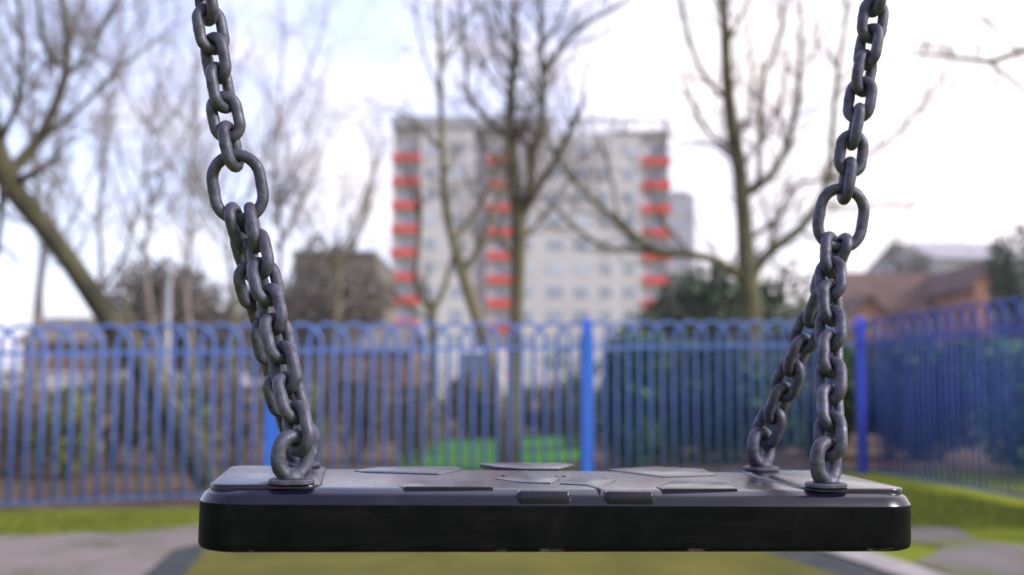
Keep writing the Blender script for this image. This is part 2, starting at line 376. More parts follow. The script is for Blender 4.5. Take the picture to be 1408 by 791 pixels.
def eye(cx, cy, ang, lean):
    base = SM @ Vector((cx, cy, 0))
    m = MB()
    flange = layers([(.001, 0), (0, .0006), (0, .0022), (.0008, .0030)], -.0135, .0135, -.0105, .0105, .0104, 8)
    e = empty_part = flange.build('eye_bolt', M['steel'], swing, angle=35)
    e.parent = swing; e.matrix_parent_inverse = Matrix.Identity(4)
    e.matrix_basis = Matrix.Translation(-SO) @ SM @ Matrix.Translation((cx, cy, 0)) @ Matrix.Rotation(rad(ang * .3), 4, 'Z')
    # forged eye: ring with a thick collar below
    mb = stadium(.0022, ER, EWIRE, 14, 14)
    vs = [Vector(v) for v in mb.v]
    for i, v in enumerate(vs):
        if v.z < -ER * .4: vs[i] = Vector((v.x * .98, v.y * (1.0 + .35 * min(1, (-v.z - ER * .4) / .01)), v.z))
    mb.v = [tuple(v) for v in vs]
    mb.tube([(0, 0, -EH + .002), (0, 0, -EH + .005), (0, 0, -EH + .0085)], [.0088, .0078, .0062], 16)
    o = mb.build('eye', M['steel'], e, smooth=True)
    o.matrix_basis = Matrix.Translation((0, 0, EH)) @ Matrix.Rotation(rad(lean), 4, 'Y') @ Matrix.Rotation(rad(ang * .7), 4, 'Z')
    n = MB(); n.tube([(0, 0, -.0015), (0, 0, .0012)], .0048, 6); 
    return SM @ Vector((cx, cy, EH + .0022 + ER - EWIRE / 2))
def proj(P):
    q = CR.transposed() @ (P - CL); return (CX + F * q.x / -q.z, CY - F * q.y / -q.z)
ends = {}
for sx in (-1, 1):
    for sy in (0, 1):
        ends[sx, sy] = eye(sx * EW / 2, EOFF + sy * ES, (30 if sx < 0 else 32) , (2 if sx < 0 else -1))
RW, RH, RWI = .0385, .0500, .0078          # suspension ring
def up_chain(sx, ring_px, top_px, angs, ring_ang):
    # the ring's bottom hangs above the middle of the two eye bolts, in the seat's plane of symmetry
    mid = SM @ Vector((sx * EW / 2, EOFF + ES / 2, 0))
    d = ray(*ring_px); n = (SM.to_3x3() @ Vector((0, 1, 0)))
    t = (mid - CL).dot(n) / d.dot(n); J = CL + d * t
    d2 = ray(*top_px); t2 = (mid - CL).dot(n) / d2.dot(n); Tp = CL + d2 * t2
    u = (Tp - J).normalized()
    inner = RH - 2 * RWI
    rc = J + u * inner / 2
    r = (RW - RWI) / 2
    ring = stadium((RH - RWI) / 2 - r, r, RWI, 18, 16).build('suspension_ring', M['steel'], swing, smooth=True)
    ring.matrix_parent_inverse = Matrix.Identity(4)
    ring.matrix_basis = Matrix.Translation(-SO) @ frame(u, rad(ring_ang), rc)
    a = J + u * inner
    n_l = 24
    chain(a, a + u * PITCH * n_l, n_l, angs, label=None)
    return J, u
JL, uL = up_chain(-1, (333, 293), (283, 0), [80, 2, 66, -32, 40, -50, 20, 95], 4)
JR, uR = up_chain(1, (1151, 333), (1211, -40), [88, 3, 84, -38, 45, -62, 15, 100], 2)
side = SM.to_3x3() @ Vector((1, 0, 0))
def strand(J, E, dx, angs, n, ex=0.0):
    E = E + side * ex; a = J + side * dx + Vector((0, 0, -.0005))
    chain(E, a, n, angs, label=None)
sL = (JL - ends[-1, 0]).length; nL = round(sL / PITCH); sR = (JR - ends[1, 0]).length; nR = round(sR / PITCH)
strand(JL, ends[-1, 0], .0056, [-42, 48, -38, 46, -45, 42, -48, 90], nL, .0050)
strand(JL, ends[-1, 1], -.0056, [-44, 40, -46, 50, -44, 40, -48, 90], nL, -.0075)
strand(JR, ends[1, 0], -.0047, [-46, 42, -44, 46, -48, 44, -42, 50, 90], nR, .0030)
strand(JR, ends[1, 1], .0047, [-44, 42, -50, 40, -46, 44, -50, 90], nR, .0022)
print('strands', nL, sL / nL, nR, sR / nR)
print('ring L', proj(JL), 'eyes', [(k, tuple(round(c) for c in proj(v))) for k, v in ends.items()], 'depthL', JL.y, 'depthR', JR.y)

# ------------------------------------------------------------------ ground
def flat(name, poly, m, dz, sub=.5, kind='structure', label=None):
    """a sheet that follows the ground: a grid cut to the polygon's bounds by bmesh bisect"""
    import bmesh
    xs = [p[0] for p in poly]; ys = [p[1] for p in poly]
    bm = bmesh.new(); bm.faces.new([bm.verts.new((p[0], p[1], 0)) for p in poly])
    def cut(lo, hi, ax):
        k = math.ceil(lo / sub)
        while k * sub < hi:
            co = [0, 0, 0]; co[ax] = k * sub; no = [0, 0, 0]; no[ax] = 1
            bmesh.ops.bisect_plane(bm, geom=bm.verts[:] + bm.edges[:] + bm.faces[:], plane_co=co, plane_no=no); k += 1
    cut(max(min(xs), -8), min(max(xs), 8), 0); cut(max(min(ys), 2), min(max(ys), 12), 1)
    for v in bm.verts: v.co.z = gh(v.co.x, v.co.y) + dz
    bmesh.ops.recalc_face_normals(bm, faces=bm.faces[:])
    me = bpy.data.meshes.new(name); bm.to_mesh(me); bm.free(); me.materials.append(m)
    if me.polygons[0].normal.z < 0: me.flip_normals()
    o = link(bpy.data.objects.new(name, me)); tag(o, label, kind=kind); return o
def wob(pts, amp, step=.12, seed=1):
    out = []; N = len(pts)
    for i in range(N):
        a = Vector(pts[i][:2]); b = Vector(pts[(i + 1) % N][:2]); k = max(1, int((b - a).length / step))
        if k > 60: k = 1
        for j in range(k):
            p = a.lerp(b, j / k); q = Vector((p.x * 2.1, p.y * 2.1, seed * 7.3))
            out.append((p.x + amp * noise.noise(q), p.y + amp * noise.noise(q + Vector((9, 9, 9)))))
    return out
flat('ground', [(-900, -200), (900, -200), (900, 1500), (-900, 1500)], M['grass'], 0)
# park ground behind the fence
FA = W(0, 705, 6.74); FB0 = W(1187, 655, 8.07)
g2 = lambda px, py: tuple(G(px, py)[:2])
lawnp = [(-3, 10.8), (3.2, 10.8), (6, 26), (-1.0, 26), (-1.4, 13), (-4, 12)]
flat('leaf_litter_ground', [(FA.x - 6, FA.y - 1.35), (FB0.x, FB0.y + .1), (9, 9.5), (14, 10.6), (40, 60), (-40, 60)], M['litter'], .004)
flat('park_lawn', wob([(-.95, 10.5), (-.2, 9.9), (.62, 9.9), (.8, 12), (1.1, 16.6), (-1.5, 16.6)], .35, .25, 5), M['lawn'], .008)
flat('paving', wob([(-30, 0.5), (-30, 6.0), g2(-60, 737), g2(60, 737), g2(170, 731), g2(235, 724), g2(280, 712), g2(480, 708), g2(520, 760), g2(520, 1200)], .06), M['paving'], .008)
A, B_, C_, D_ = g2(262, 791), g2(285, 755), g2(1010, 755), g2(1130, 800)
def ext(a, b, t): return (a[0] + (b[0] - a[0]) * t, a[1] + (b[1] - a[1]) * t)
# safety surface: a dark rubber border round mossy tiles
bl0, bl1 = g2(205, 791), g2(240, 760); br0, br1 = g2(1262, 791), g2(1150, 755)
sx0 = ext(bl1, bl0, 4.5); sx1 = ext(br1, br0, 3.0)
flat('safety_border', [sx0, ext(bl1, bl0, 1), bl1, (bl1[0] + .05, 5.35), (br1[0], 5.5), g2(1115, 757), ext(g2(1115, 757), g2(1215, 791), 3.4)], M['border'], .016)
m0, m1 = g2(258, 791), g2(282, 762)
flat('moss_tiles', [ext(m1, m0, 4.5), m0, m1, (m1[0] + .05, 5.18), (g2(1040, 762)[0], 5.2), g2(1045, 762), ext(g2(1045, 762), g2(1130, 791), 3.2)], M['moss_tile'], .020)
k0, k1 = g2(1112, 757), g2(1212, 791); k2, k3 = g2(1172, 757), g2(1290, 795)
flat('kerb_edging', [k0, ext(k0, k1, 3.2), ext(k2, k3, 2.8), k2], M['kerb'], .024)
flat('worn_path', wob([g2(1180, 727), g2(1300, 725), g2(1338, 727), g2(1345, 742), g2(1420, 752), g2(1600, 752), g2(1700, 800), g2(1330, 800), g2(1270, 778), g2(1290, 752), g2(1180, 742)], .10, .08, 3), M['path_m'], .008)

# short grass tufts along the turf that shows in front of the fence
def tufts(name, region, n, m, hmin, hmax, seed, label):
    r = random.Random(seed); mb = MB()
    k = 0
    while k < n:
        px, py = region(r); p = G(px, py)
        hgt = r.uniform(hmin, hmax)
        for _ in range(4):
            a = r.uniform(0, 6.28); w = .004; x = p.x + r.uniform(-.02, .02); y = p.y + r.uniform(-.02, .02)
            dx, dy = math.cos(a) * w, math.sin(a) * w; lx, ly = r.uniform(-.4, .4) * hgt, r.uniform(-.4, .4) * hgt
            z = gh(x, y)
            mb.add([(x - dx, y - dy, z), (x + dx, y + dy, z), (x + lx, y + ly, z + hgt)], [(0, 1, 2)])
        k += 1
    return tag(mb.build(name, m), label, 'grass', kind='stuff')
M['blade'] = leafmat('grass_blades', (.13, .17, .014), (.28, .31, .03), 1.5, .7)
def regL(r):
    while True:
        x = r.uniform(-20, 330); y = r.uniform(704, 735)
        if y < 737 - max(0, x - 150) * .1: return x, y
def regR(r):
    while True:
        x = r.uniform(1160, 1430); y = r.uniform(672, 726)
        if y > 662 + (x - 1187) * .17: return x, y
tufts('grass', regL, 3500, M['blade'], .012, .035, 3, 'bright mossy grass strip along the foot of the left fence')
tufts('grass', regR, 3500, M['blade'], .012, .035, 4, 'green grass between the side fence and the worn path')

# ------------------------------------------------------------------ fence
A0 = Vector((FA.x, FA.y)); B0 = Vector((FB0.x, FB0.y)); dAB = (B0 - A0)
ZTOP = 1.10
def fence(name, P, Q, base, nposts_t, label, group, dirp, pitchd, mf):
    """bow-top fence: interlaced hoops, two rails, square posts with pointed caps"""
    root = empty(name, (P.x, P.y, base(0))); tag(root, label, 'fence', group)
    O = Vector(root.location); L = (Q - P).length; d = (Q - P) / L; nrm = Vector((-d.y, d.x))
    def pt(s, z, o=0.0):
        return Vector((P.x + d.x * s + nrm.x * o, P.y + d.y * s + nrm.y * o, base(s / L) + z)) - O
    T = MB(); npk = int(L / pitchd)
    for zr in (.055, ZTOP - .165):
        m = MB(); rh = .011 if zr > .5 else .007
        nseg = max(2, int(L / .5)); 
        prev = None
        for k in range(nseg + 1):
            s = L * k / nseg
            vs = [pt(s, zr - rh, -.005), pt(s, zr + rh, -.005), pt(s, zr + rh, .005), pt(s, zr - rh, .005)]
            if prev: m.add(prev + vs, [(0, 1, 5, 4), (1, 2, 6, 5), (2, 3, 7, 6), (3, 0, 4, 7)])
            prev = vs
        m.build('rail', mf, root)
    k = 0
    while True:
        sa = pitchd * (k * 2 + .5 - (1 if k % 1 else 0)); sb = sa + 3 * pitchd
        if sb > L + .01: break
        r = 1.5 * pitchd; o = .0 if k % 2 else .004
        pts = [pt(sa, .05, o)]
        pts.append(pt(sa, .6, o)); pts.append(pt(sa, ZTOP - r, o))
        for j in range(1, 12):
            a = math.pi * (1 - j / 12); pts.append(pt((sa + sb) / 2 + r * math.cos(a), ZTOP - r + r * math.sin(a), o))
        pts += [pt(sb, ZTOP - r, o), pt(sb, .6, o), pt(sb, .05, o)]
        m = MB(); m.tube(pts, .0125 if mf == M['blue'] else .009, 8); m.build('hoop', mf, root, smooth=True)
        k += 1
    for t, pm in nposts_t:
        s = t * L; m = MB(); w = .033
        c = pt(s, 0)
        m.box(c.x - w, c.x + w, c.y - w, c.y + w, c.z - .1, c.z + ZTOP + .0)
        z = c.z + ZTOP
        m.add([(c.x - w, c.y - w, z), (c.x + w, c.y - w, z), (c.x + w, c.y + w, z), (c.x - w, c.y + w, z), (c.x, c.y, z + .05)], [(0, 1, 4), (1, 2, 4), (2, 3, 4), (3, 0, 4)])
        m.build('post', pm, root)
    return root
baseL = lambda t: gh(A0.x + dAB.x * t, A0.y + dAB.y * t)
dirL = dAB.normalized(); PL = A0 - dAB * .45
LL = (B0 - PL).length
def base_back(t):
    p = PL.lerp(B0, t); tt = max(0, (p - A0).dot(dAB) / dAB.length_squared); return FA.z + (FB0.z - FA.z) * tt
tp = lambda t: (t * dAB.length + .45 * dAB.length) / LL
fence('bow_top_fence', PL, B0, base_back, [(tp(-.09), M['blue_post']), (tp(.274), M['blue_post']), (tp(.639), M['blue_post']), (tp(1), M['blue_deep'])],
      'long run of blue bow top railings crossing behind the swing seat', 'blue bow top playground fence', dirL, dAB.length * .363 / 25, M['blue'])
FC = W(1408, 697, 5.99); C0 = Vector((FC.x, FC.y)); dBC = C0 - B0
D0 = B0 + dBC * 1.45
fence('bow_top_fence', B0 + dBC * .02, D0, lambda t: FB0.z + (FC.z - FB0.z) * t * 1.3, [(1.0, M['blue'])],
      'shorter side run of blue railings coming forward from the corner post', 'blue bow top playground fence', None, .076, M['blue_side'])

# ------------------------------------------------------------------ trees
def limb3(pts, Y, r, drift, d0=0.0):
    """pixel trace -> 3-D polyline with its own wander in depth"""
    out = []; rr = []; dy = d0; slope = r.uniform(-drift, drift)
    prev = None
    for (x, y, w) in pts:
        if prev is not None:
            slope += r.uniform(-drift, drift) * .4; slope = max(-drift, min(drift, slope))
            dy += slope * math.hypot(x - prev[0], y - prev[1]) * Y / F
        prev = (x, y); yy = Y + dy; out.append(W(x, y, yy)); rr.append(w * yy / F / 2)
    return out, rr
def smooth(pts, rr, it=2):
    for _ in range(it):
        a = [pts[0]]; b = [rr[0]]
        for i in range(len(pts) - 1):
            a += [pts[i].lerp(pts[i + 1], .25), pts[i].lerp(pts[i + 1], .75)]; b += [rr[i] * .75 + rr[i + 1] * .25, rr[i] * .25 + rr[i + 1] * .75]
        a.append(pts[-1]); b.append(rr[-1]); pts, rr = a, b
    return pts, rr
def twigs(mb, start, d, length, rad0, depth, r, n=3, up=.25):
    pts = [start]; p = start.copy(); dd = d.normalized(); k = 5; rr = [rad0]
    for i in range(k):
        dd = (dd + Vector((r.uniform(-.28, .28), r.uniform(-.28, .28), r.uniform(-.2, .28) + up * .12))).normalized()
        p = p + dd * length / k; pts.append(p.copy()); rr.append(rad0 * (1 - .8 * (i + 1) / k))
    mb.tube(pts, rr, 3 if depth < 2 else 4, cap=False)
    if depth <= 0: return
    for j in range(n):
        i = r.randint(1, k - 1) if j else k - 1
        q = pts[i]; dv = (pts[i + 1] - pts[i]).normalized() if i < k else dd
        ax = dv.orthogonal().normalized(); ax = Matrix.Rotation(r.uniform(0, 6.28), 3, dv) @ ax
        nd_ = (Matrix.Rotation(r.uniform(.4, .95), 3, ax) @ dv)
        twigs(mb, q, nd_, length * r.uniform(.45, .75), max(rr[i] * .6, .0035), depth - 1, r, n, up)
def tree(name, label, Y, trunk, limbs, mt, seed, tw=1.0, group=None, drift=.5, depth=2, tlen=90, rmin=.8):
    r = random.Random(seed)
    tp_, tr = limb3(trunk, Y, r, .12); base = tp_[0].copy(); 
    root = empty(name, (base.x, base.y, gh(base.x, base.y))); tag(root, label, 'tree', group); O = Vector(root.location)
    m = MB(); P, R_ = smooth(tp_, tr); m.tube([p - O for p in P], R_, 10); 
    fl = m.build('trunk', mt, root, smooth=True)
    lm = MB(); tm = MB(); allp = [(P, R_, .35)]
    for L in limbs:
        x, y, w = L[0]
        # start where the trace touches an already built limb
        best = None
        for (Q, RR, _) in allp:
            for q in Q:
                a = proj(q); dd = (a[0] - x) ** 2 + (a[1] - y) ** 2
                if best is None or dd < best[0]: best = (dd, q)
        d0 = (best[1].y - Y) if best and best[0] < 1600 else 0
        p3, r3 = limb3(L, Y, r, drift, d0)
        if best and best[0] < 1600: p3 = [best[1].copy()] + p3[0 if best[0] > 100 else 1:]; r3 = [r3[0]] + r3[0 if best[0] > 100 else 1:]
        P2, R2 = smooth(p3, r3); lm.tube([p - O for p in P2], R2, 7, cap=True); allp.append((P2, R2, 0))
    lm.build('branch', mt, root, smooth=True)
    for (P2, R2, skip) in allp:
        n = len(P2); tot = sum((P2[i + 1] - P2[i]).length for i in range(n - 1)) * F / Y
        cnt = int(tot / 10 * tw)
        for _ in range(cnt):
            t = r.uniform(max(.18, skip), 1.0); i = min(n - 2, int(t * (n - 1)))
            q = P2[i].lerp(P2[i + 1], r.random()); dv = (P2[i + 1] - P2[i]).normalized()
            ax = Matrix.Rotation(r.uniform(0, 6.28), 3, dv) @ dv.orthogonal().normalized()
            nd_ = Matrix.Rotation(r.uniform(.5, 1.1), 3, ax) @ dv
            twigs(tm, q - O, nd_ + Vector((0, 0, .15)), r.uniform(.5, 1.3) * tlen * Y / F, min(R2[i] * .5, 1.7 * Y / F), depth, r)
        q = P2[-1]; dv = (P2[-1] - P2[-2]).normalized(); twigs(tm, q - O, dv, tlen * Y / F, R2[-1] * .9, depth, r)
    tm.build('twig', M['twig_pale' if depth == 2 and Y > 16 else 'twig'], root)['kind'] = 'stuff'
    return root

tree('bare_tree', 'leaning bare tree whose slanted trunk crosses the far left of the fence', 8.0,
     [(288, 668, 40), (270, 632, 36), (240, 580, 35), (200, 510, 34), (150, 440, 31), (100, 365, 28), (55, 305, 28), (15, 258, 32), (-2, 215, 30), (-15, 150, 24), (-30, 70, 20), (-45, -60, 15), (-60, -200, 9)],
     [[(14, 245, 20), (50, 200, 17), (75, 150, 14), (90, 105, 13), (95, 70, 10), (88, 20, 9), (85, -40, 7), (90, -140, 4)],
      [(88, 95, 9), (62, 72, 7), (55, 20, 6), (50, -30, 5)],
      [(20, 250, 13), (55, 235, 9), (80, 213, 5)],
      [(100, 365, 8), (85, 345, 6), (78, 320, 4)],
      [(90, 110, 7), (130, 60, 5), (165, -10, 4)],
      [(60, 190, 6), (110, 150, 5), (160, 95, 4), (210, 60, 3)],
      [(135, 420, 7), (174, 350, 5), (180, 320, 3), (190, 270, 3)],
      [(0, 210, 10), (30, 130, 7), (30, 40, 5), (20, -30, 4)],
      [(2, 235, 14), (2, 300, 8), (-4, 345, 5)]], M['bark_mossy'], 11, .33, tlen=75)
tree('bare_tree', 'tall dark bare tree standing straight before the middle of the tower', 10.6,
     [(706, 642, 25), (706, 540, 19), (710, 440, 18), (713, 350, 20), (714, 305, 22), (706, 250, 17), (702, 200, 18), (701, 150, 14), (704, 110, 12), (710, 60, 9), (706, 10, 7), (712, -60, 6), (715, -160, 4)],
     [[(717, 312, 17), (727, 269, 13), (732, 230, 13), (733, 202, 13), (745, 185, 11), (747, 150, 11), (746, 116, 9), (744, 58, 8), (742, 0, 7), (746, -90, 4)],
      [(722, 300, 12), (731, 274, 10), (749, 245, 9), (773, 202, 9), (796, 154, 9)],
      [(700, 190, 8), (672, 166, 8), (643, 135, 7), (640, 90, 4), (637, 35, 4), (630, -20, 3)],
      [(704, 80, 6), (692, 40, 5), (682, 10, 4), (675, -40, 3)],
      [(746, 108, 6), (776, 58, 6), (811, 29, 5), (852, 9, 5), (900, -30, 3)],
      [(733, 205, 9), (716, 190, 7), (706, 170, 5)],
      [(746, 150, 6), (722, 110, 4), (712, 80, 4)],
      [(703, 230, 7), (684, 222, 5), (664, 196, 4), (655, 180, 3)], [(700, 150, 6), (728, 150, 5), (748, 128, 4)], [(716, 330, 6), (748, 300, 5), (770, 262, 4), (790, 240, 3)],
      [(712, 360, 6), (690, 330, 5), (676, 300, 4)], [(745, 60, 5), (770, 30, 4), (790, -20, 3)], [(701, 120, 5), (675, 70, 4), (668, 20, 3)],
      [(702, 140, 6), (668, 100, 4), (650, 60, 3)]], M['bark_dark'], 12, .75, tlen=70)
tree('bare_tree', 'pale ochre bare tree forking beside the dark tree, before the tower', 9.6,
     [(690, 655, 15), (688, 560, 15), (676, 490, 16), (660, 450, 17), (646, 408, 17), (634, 370, 15), (622, 327, 13), (611, 288, 10), (609, 216, 9), (606, 144, 8), (605, 60, 7), (600, -30, 6), (596, -120, 4)],
     [[(624, 330, 8), (646, 303, 7), (670, 264, 6), (687, 226, 6), (696, 197, 5)],
      [(640, 372, 10), (658, 346, 8), (672, 307, 7), (680, 279, 6), (692, 252, 6)],
      [(608, 200, 5), (575, 170, 4), (545, 150, 3)],
      [(605, 100, 5), (630, 60, 4), (650, 10, 3)],
      [(606, 130, 4), (580, 70, 3), (570, 10, 3)]], M['bark_ochre'], 13, .3, tlen=60)
tree('bare_tree', 'small olive forked bare tree low before the tower, left of the ochre tree', 14.5,
     [(597, 610, 13), (597, 540, 12), (595, 470, 12), (594, 428, 11)],
     [[(594, 430, 9), (576, 408, 8), (570, 380, 7), (577, 330, 6), (578, 264, 5)],
      [(596, 430, 9), (610, 399, 8), (618, 372, 6), (626, 335, 4)],
      [(592, 440, 5), (560, 420, 5), (540, 405, 4)],
      [(578, 300, 4), (560, 230, 3), (548, 190, 2)]], M['bark_green'], 14, .3, tlen=50)
tree('bare_tree', 'large spreading bare tree with mossy trunk right of the tower', 15.0,
     [(1034, 590, 38), (1033, 500, 36), (1032, 448, 34), (1029, 395, 32), (1024, 325, 23), (1021, 279, 22), (1017, 232, 21), (1006, 174, 19), (1000, 116, 17), (997, 58, 15), (995, 0, 13), (992, -70, 10), (990, -170, 6)],
     [[(1020, 382, 18), (1000, 368, 14), (980, 355, 12), (945, 349, 11), (904, 349, 12), (876, 331, 10), (840, 297, 7), (800, 262, 6), (775, 235, 5), (745, 180, 3)],
      [(900, 350, 8), (884, 346, 7), (836, 343, 6), (792, 317, 6), (768, 288, 5), (744, 272, 4)],
      [(886, 340, 6), (855, 303, 6), (816, 279, 5), (792, 250, 4), (778, 225, 4)],
      [(850, 300, 5), (845, 264, 4), (838, 235, 4), (820, 180, 3)],
      [(1036, 382, 17), (1046, 360, 15), (1061, 343, 14), (1096, 320, 13), (1125, 285, 11), (1139, 244, 9), (1145, 192, 8), (1148, 116, 7), (1160, 52, 5), (1165, -20, 4)],
      [(1060, 345, 8), (1062, 325, 7), (1067, 302, 6), (1090, 256, 5), (1113, 247, 5), (1140, 250, 4)],
      [(1125, 285, 6), (1160, 287, 5), (1200, 284, 4), (1258, 282, 3)],
      [(1140, 256, 6), (1189, 215, 5), (1235, 186, 5), (1253, 160, 4), (1290, 120, 3)],
      [(1024, 270, 14), (1040, 255, 12), (1055, 250, 11), (1084, 203, 9), (1096, 145, 9), (1099, 116, 7), (1102, 50, 5), (1102, 0, 4)],
      [(1040, 254, 8), (1046, 198, 7), (1043, 110, 7), (1070, 64, 6), (1078, 0, 4)],
      [(1047, 203, 5), (1060, 175, 4), (1068, 145, 4)],
      [(1003, 210, 7), (974, 186, 6), (956, 151, 5), (940, 120, 4)],
      [(993, 132, 7), (968, 105, 7), (950, 64, 6), (939, 12, 6), (930, -40, 4)],
      [(1018, 220, 7), (985, 200, 5), (960, 196, 4)],
      [(997, 60, 6), (1020, 20, 5), (1045, -30, 4)], [(1030, 330, 7), (1060, 308, 5), (1082, 285, 4)], [(1010, 190, 6), (1030, 160, 5), (1036, 110, 4), (1030, 60, 3)],
      [(1085, 203, 5), (1072, 150, 4), (1076, 110, 3)], [(1100, 318, 6), (1120, 330, 4), (1150, 335, 3)], [(945, 349, 6), (925, 320, 5), (905, 300, 4), (896, 270, 3)], [(1139, 240, 5), (1165, 200, 4), (1180, 150, 3)]], M['bark_green'], 15, .55, tlen=75)
tree('bare_tree', 'bare tree beyond the frame whose branch reaches in at the top right', 7.0,
     [(1640, 760, 60), (1630, 500, 50), (1615, 260, 42), (1600, 100, 34), (1590, -60, 24)],
     [[(1605, 150, 16), (1520, 80, 12), (1440, 62, 10), (1408, 68, 9), (1363, 87, 8), (1328, 81, 5), (1290, 76, 4), (1256, 77, 3)],
      [(1363, 87, 5), (1385, 105, 5), (1412, 127, 4)],
      [(1400, 68, 4), (1370, 40, 3), (1340, 20, 3)]], M['bark_dark'], 16, .25, tlen=45)
tree('sapling', 'thin pale leaning stem crossing the slanted trunk behind the left railings', 7.6,
     [(297, 672, 8), (290, 640, 9), (262, 590, 9), (225, 530, 8), (188, 468, 7)], [[(200, 488, 5), (180, 450, 4), (172, 405, 3)]], M['bark_ochre'], 17, .2, tlen=40)
# thin trees further off that only show as a haze of twigs
far = [(45, 22, 0), (135, 20, -20), (215, 24, 40), (318, 19, 250), (455, 26, 300), (372, 17, 60), (262, 30, 120), (60, 15, -120)]
kinds = ['slender bare tree, a haze of twigs against the pale sky far left', 'slim bare tree behind the crook of the leaning tree', 'bare birch rising above the grey lamp post',
         'olive stemmed bare tree behind the left swing chain', 'low olive bare tree before the brown block', 'tall bare tree between the left chain and the tower',
         'pale bare tree over the dome of brush at left', 'bare tree with hanging twigs near the top left corner']
r = random.Random(5)
for (px, Y, top), lab in zip(far, kinds):
    x0 = px; tr = [(x0, 556, 9), (x0 + r.uniform(-4, 4), 470, 8)]; x = x0; y = 470
    while y > top:
        y -= 60; x += r.uniform(-12, 12); tr.append((x, y, max(2.2, 8 * (y - top + 60) / (500 - top))))
    lb = []
    for k in range(6):
        yy = r.uniform(top + 40, max(top + 80, 380)); s = r.choice((-1, 1)); xx = x0 + r.uniform(-5, 5)
        lb.append([(xx, yy, 4), (xx + s * 30, yy - 40, 3.5), (xx + s * 50, yy - 90, 3), (xx + s * r.uniform(50, 80), yy - 150, 2)])
    tree('bare_tree', lab, Y, tr, lb, M['bark_pale'] if px not in (318, 455) else M['bark_ochre'], int(px), .55, 'thin bare trees far beyond the fence', tlen=70)

# ------------------------------------------------------------------ shrubs
def leaves(mb, c, rx, ry, rz, n, s, r, lobes=7):
    lob = [(Vector((r.uniform(-.6, .6) * rx, r.uniform(-.5, .5) * ry, r.uniform(-.5, .6) * rz)), r.uniform(.35, .62)) for _ in range(lobes)]
    for _ in range(n):
        o, k = r.choice(lob)
        v = Vector((r.gauss(0, 1), r.gauss(0, 1), r.gauss(0, 1))).normalized() * (r.random() ** .45)
        p = c + o + Vector((v.x * rx * k, v.y * ry * k, v.z * rz * k))
        if p.z < .01: p.z = r.uniform(.01, .2)
        a = Vector((r.gauss(0, 1), r.gauss(0, 1), r.gauss(0, 1))).normalized(); b = a.orthogonal().normalized(); b = Matrix.Rotation(r.uniform(0, 6.3), 3, a) @ b; e = a.cross(b)
        q = s * r.uniform(.6, 1.4)
        mb.add([p - b * q * .5, p + e * q * .3, p + b * q * .5, p - e * q * .3], [(0, 1, 2, 3)])
def shrub(name, label, cat, x0, x1, y0, y1, Y, mleaf, n, leaf, seed, dy=None, stems=6, group=None, mstem=None, lobes=11, part='foliage'):
    """px box (x0..x1, y0 top, y1 bottom) at distance Y"""
    r = random.Random(seed); a = W(x0, y0, Y); b = W(x1, y1, Y); rx = (b.x - a.x) / 2; zt = a.z; zb = max(gh((a.x + b.x) / 2, Y), b.z)
    cx = (a.x + b.x) / 2; rz = (zt - zb) / 2; base = gh(cx, Y)
    root = empty(name, (cx, Y, base)); tag(root, label, cat, group); O = Vector(root.location)
    mb = MB(); leaves(mb, Vector((0, 0, (zt + zb) / 2 - base)), rx * 1.05, dy or min(rx, 1.6), rz * 1.05, n, leaf, r, lobes)
    f = mb.build(part, mleaf, root)
    st = MB()
    for _ in range(stems):
        u = Vector((r.uniform(-.6, .6) * rx, r.uniform(-.4, .4) * (dy or rx), (zt - base) * r.uniform(.6, 1)))
        twigs(st, Vector((u.x * .3, u.y * .3, -.02)), u, u.length, .012 * Y / 9, 2, r)
    st.build('stem', mstem or M['twig'], root)
    return root
hed = 'dark green shrubs along the back of the fence'
shrub('shrub', 'dark green shrub just right of the bright blue post', 'shrub', 822, 925, 468, 650, 9.3, M['leaf_dark'], 6400, .065, 21, .5, group=hed)
shrub('shrub', 'dark green shrub in the middle of the right railings', 'shrub', 905, 1030, 462, 650, 9.6, M['leaf_dark'], 6400, .065, 22, .5, group=hed)
shrub('shrub', 'dark green shrub seen through the slanting chain strand', 'shrub', 1010, 1110, 474, 655, 9.3, M['leaf_dark'], 4400, .065, 23, .5, group=hed)
shrub('shrub', 'dark green shrub left of the deep blue corner post', 'shrub', 1090, 1190, 466, 655, 9.6, M['leaf_dark'], 5200, .065, 24, .5, group=hed)
shrub('shrub', 'dark green shrub just behind the deep blue corner post', 'shrub', 1175, 1275, 466, 665, 9.9, M['leaf_dark'], 6000, .065, 27, .5, group=hed)
shrub('hedge', 'tall dark hedge further back behind the right half of the railings', 'hedge', 830, 1300, 474, 640, 12.5, M['leaf_dark'], 16000, .09, 28, .7, 14, lobes=34)
# to the right of the side fence
shrub('shrub', 'dark shrub behind the near part of the side fence at right edge', 'shrub', 1330, 1500, 452, 690, 7.9, M['leaf_green'], 9000, .065, 25, .6, group='dark shrubs outside the side fence')
shrub('shrub', 'broad dark shrub behind the side fence, nearer the corner post', 'shrub', 1215, 1370, 462, 675, 9.4, M['leaf_dark'], 9000, .065, 26, .6, group='dark shrubs outside the side fence')
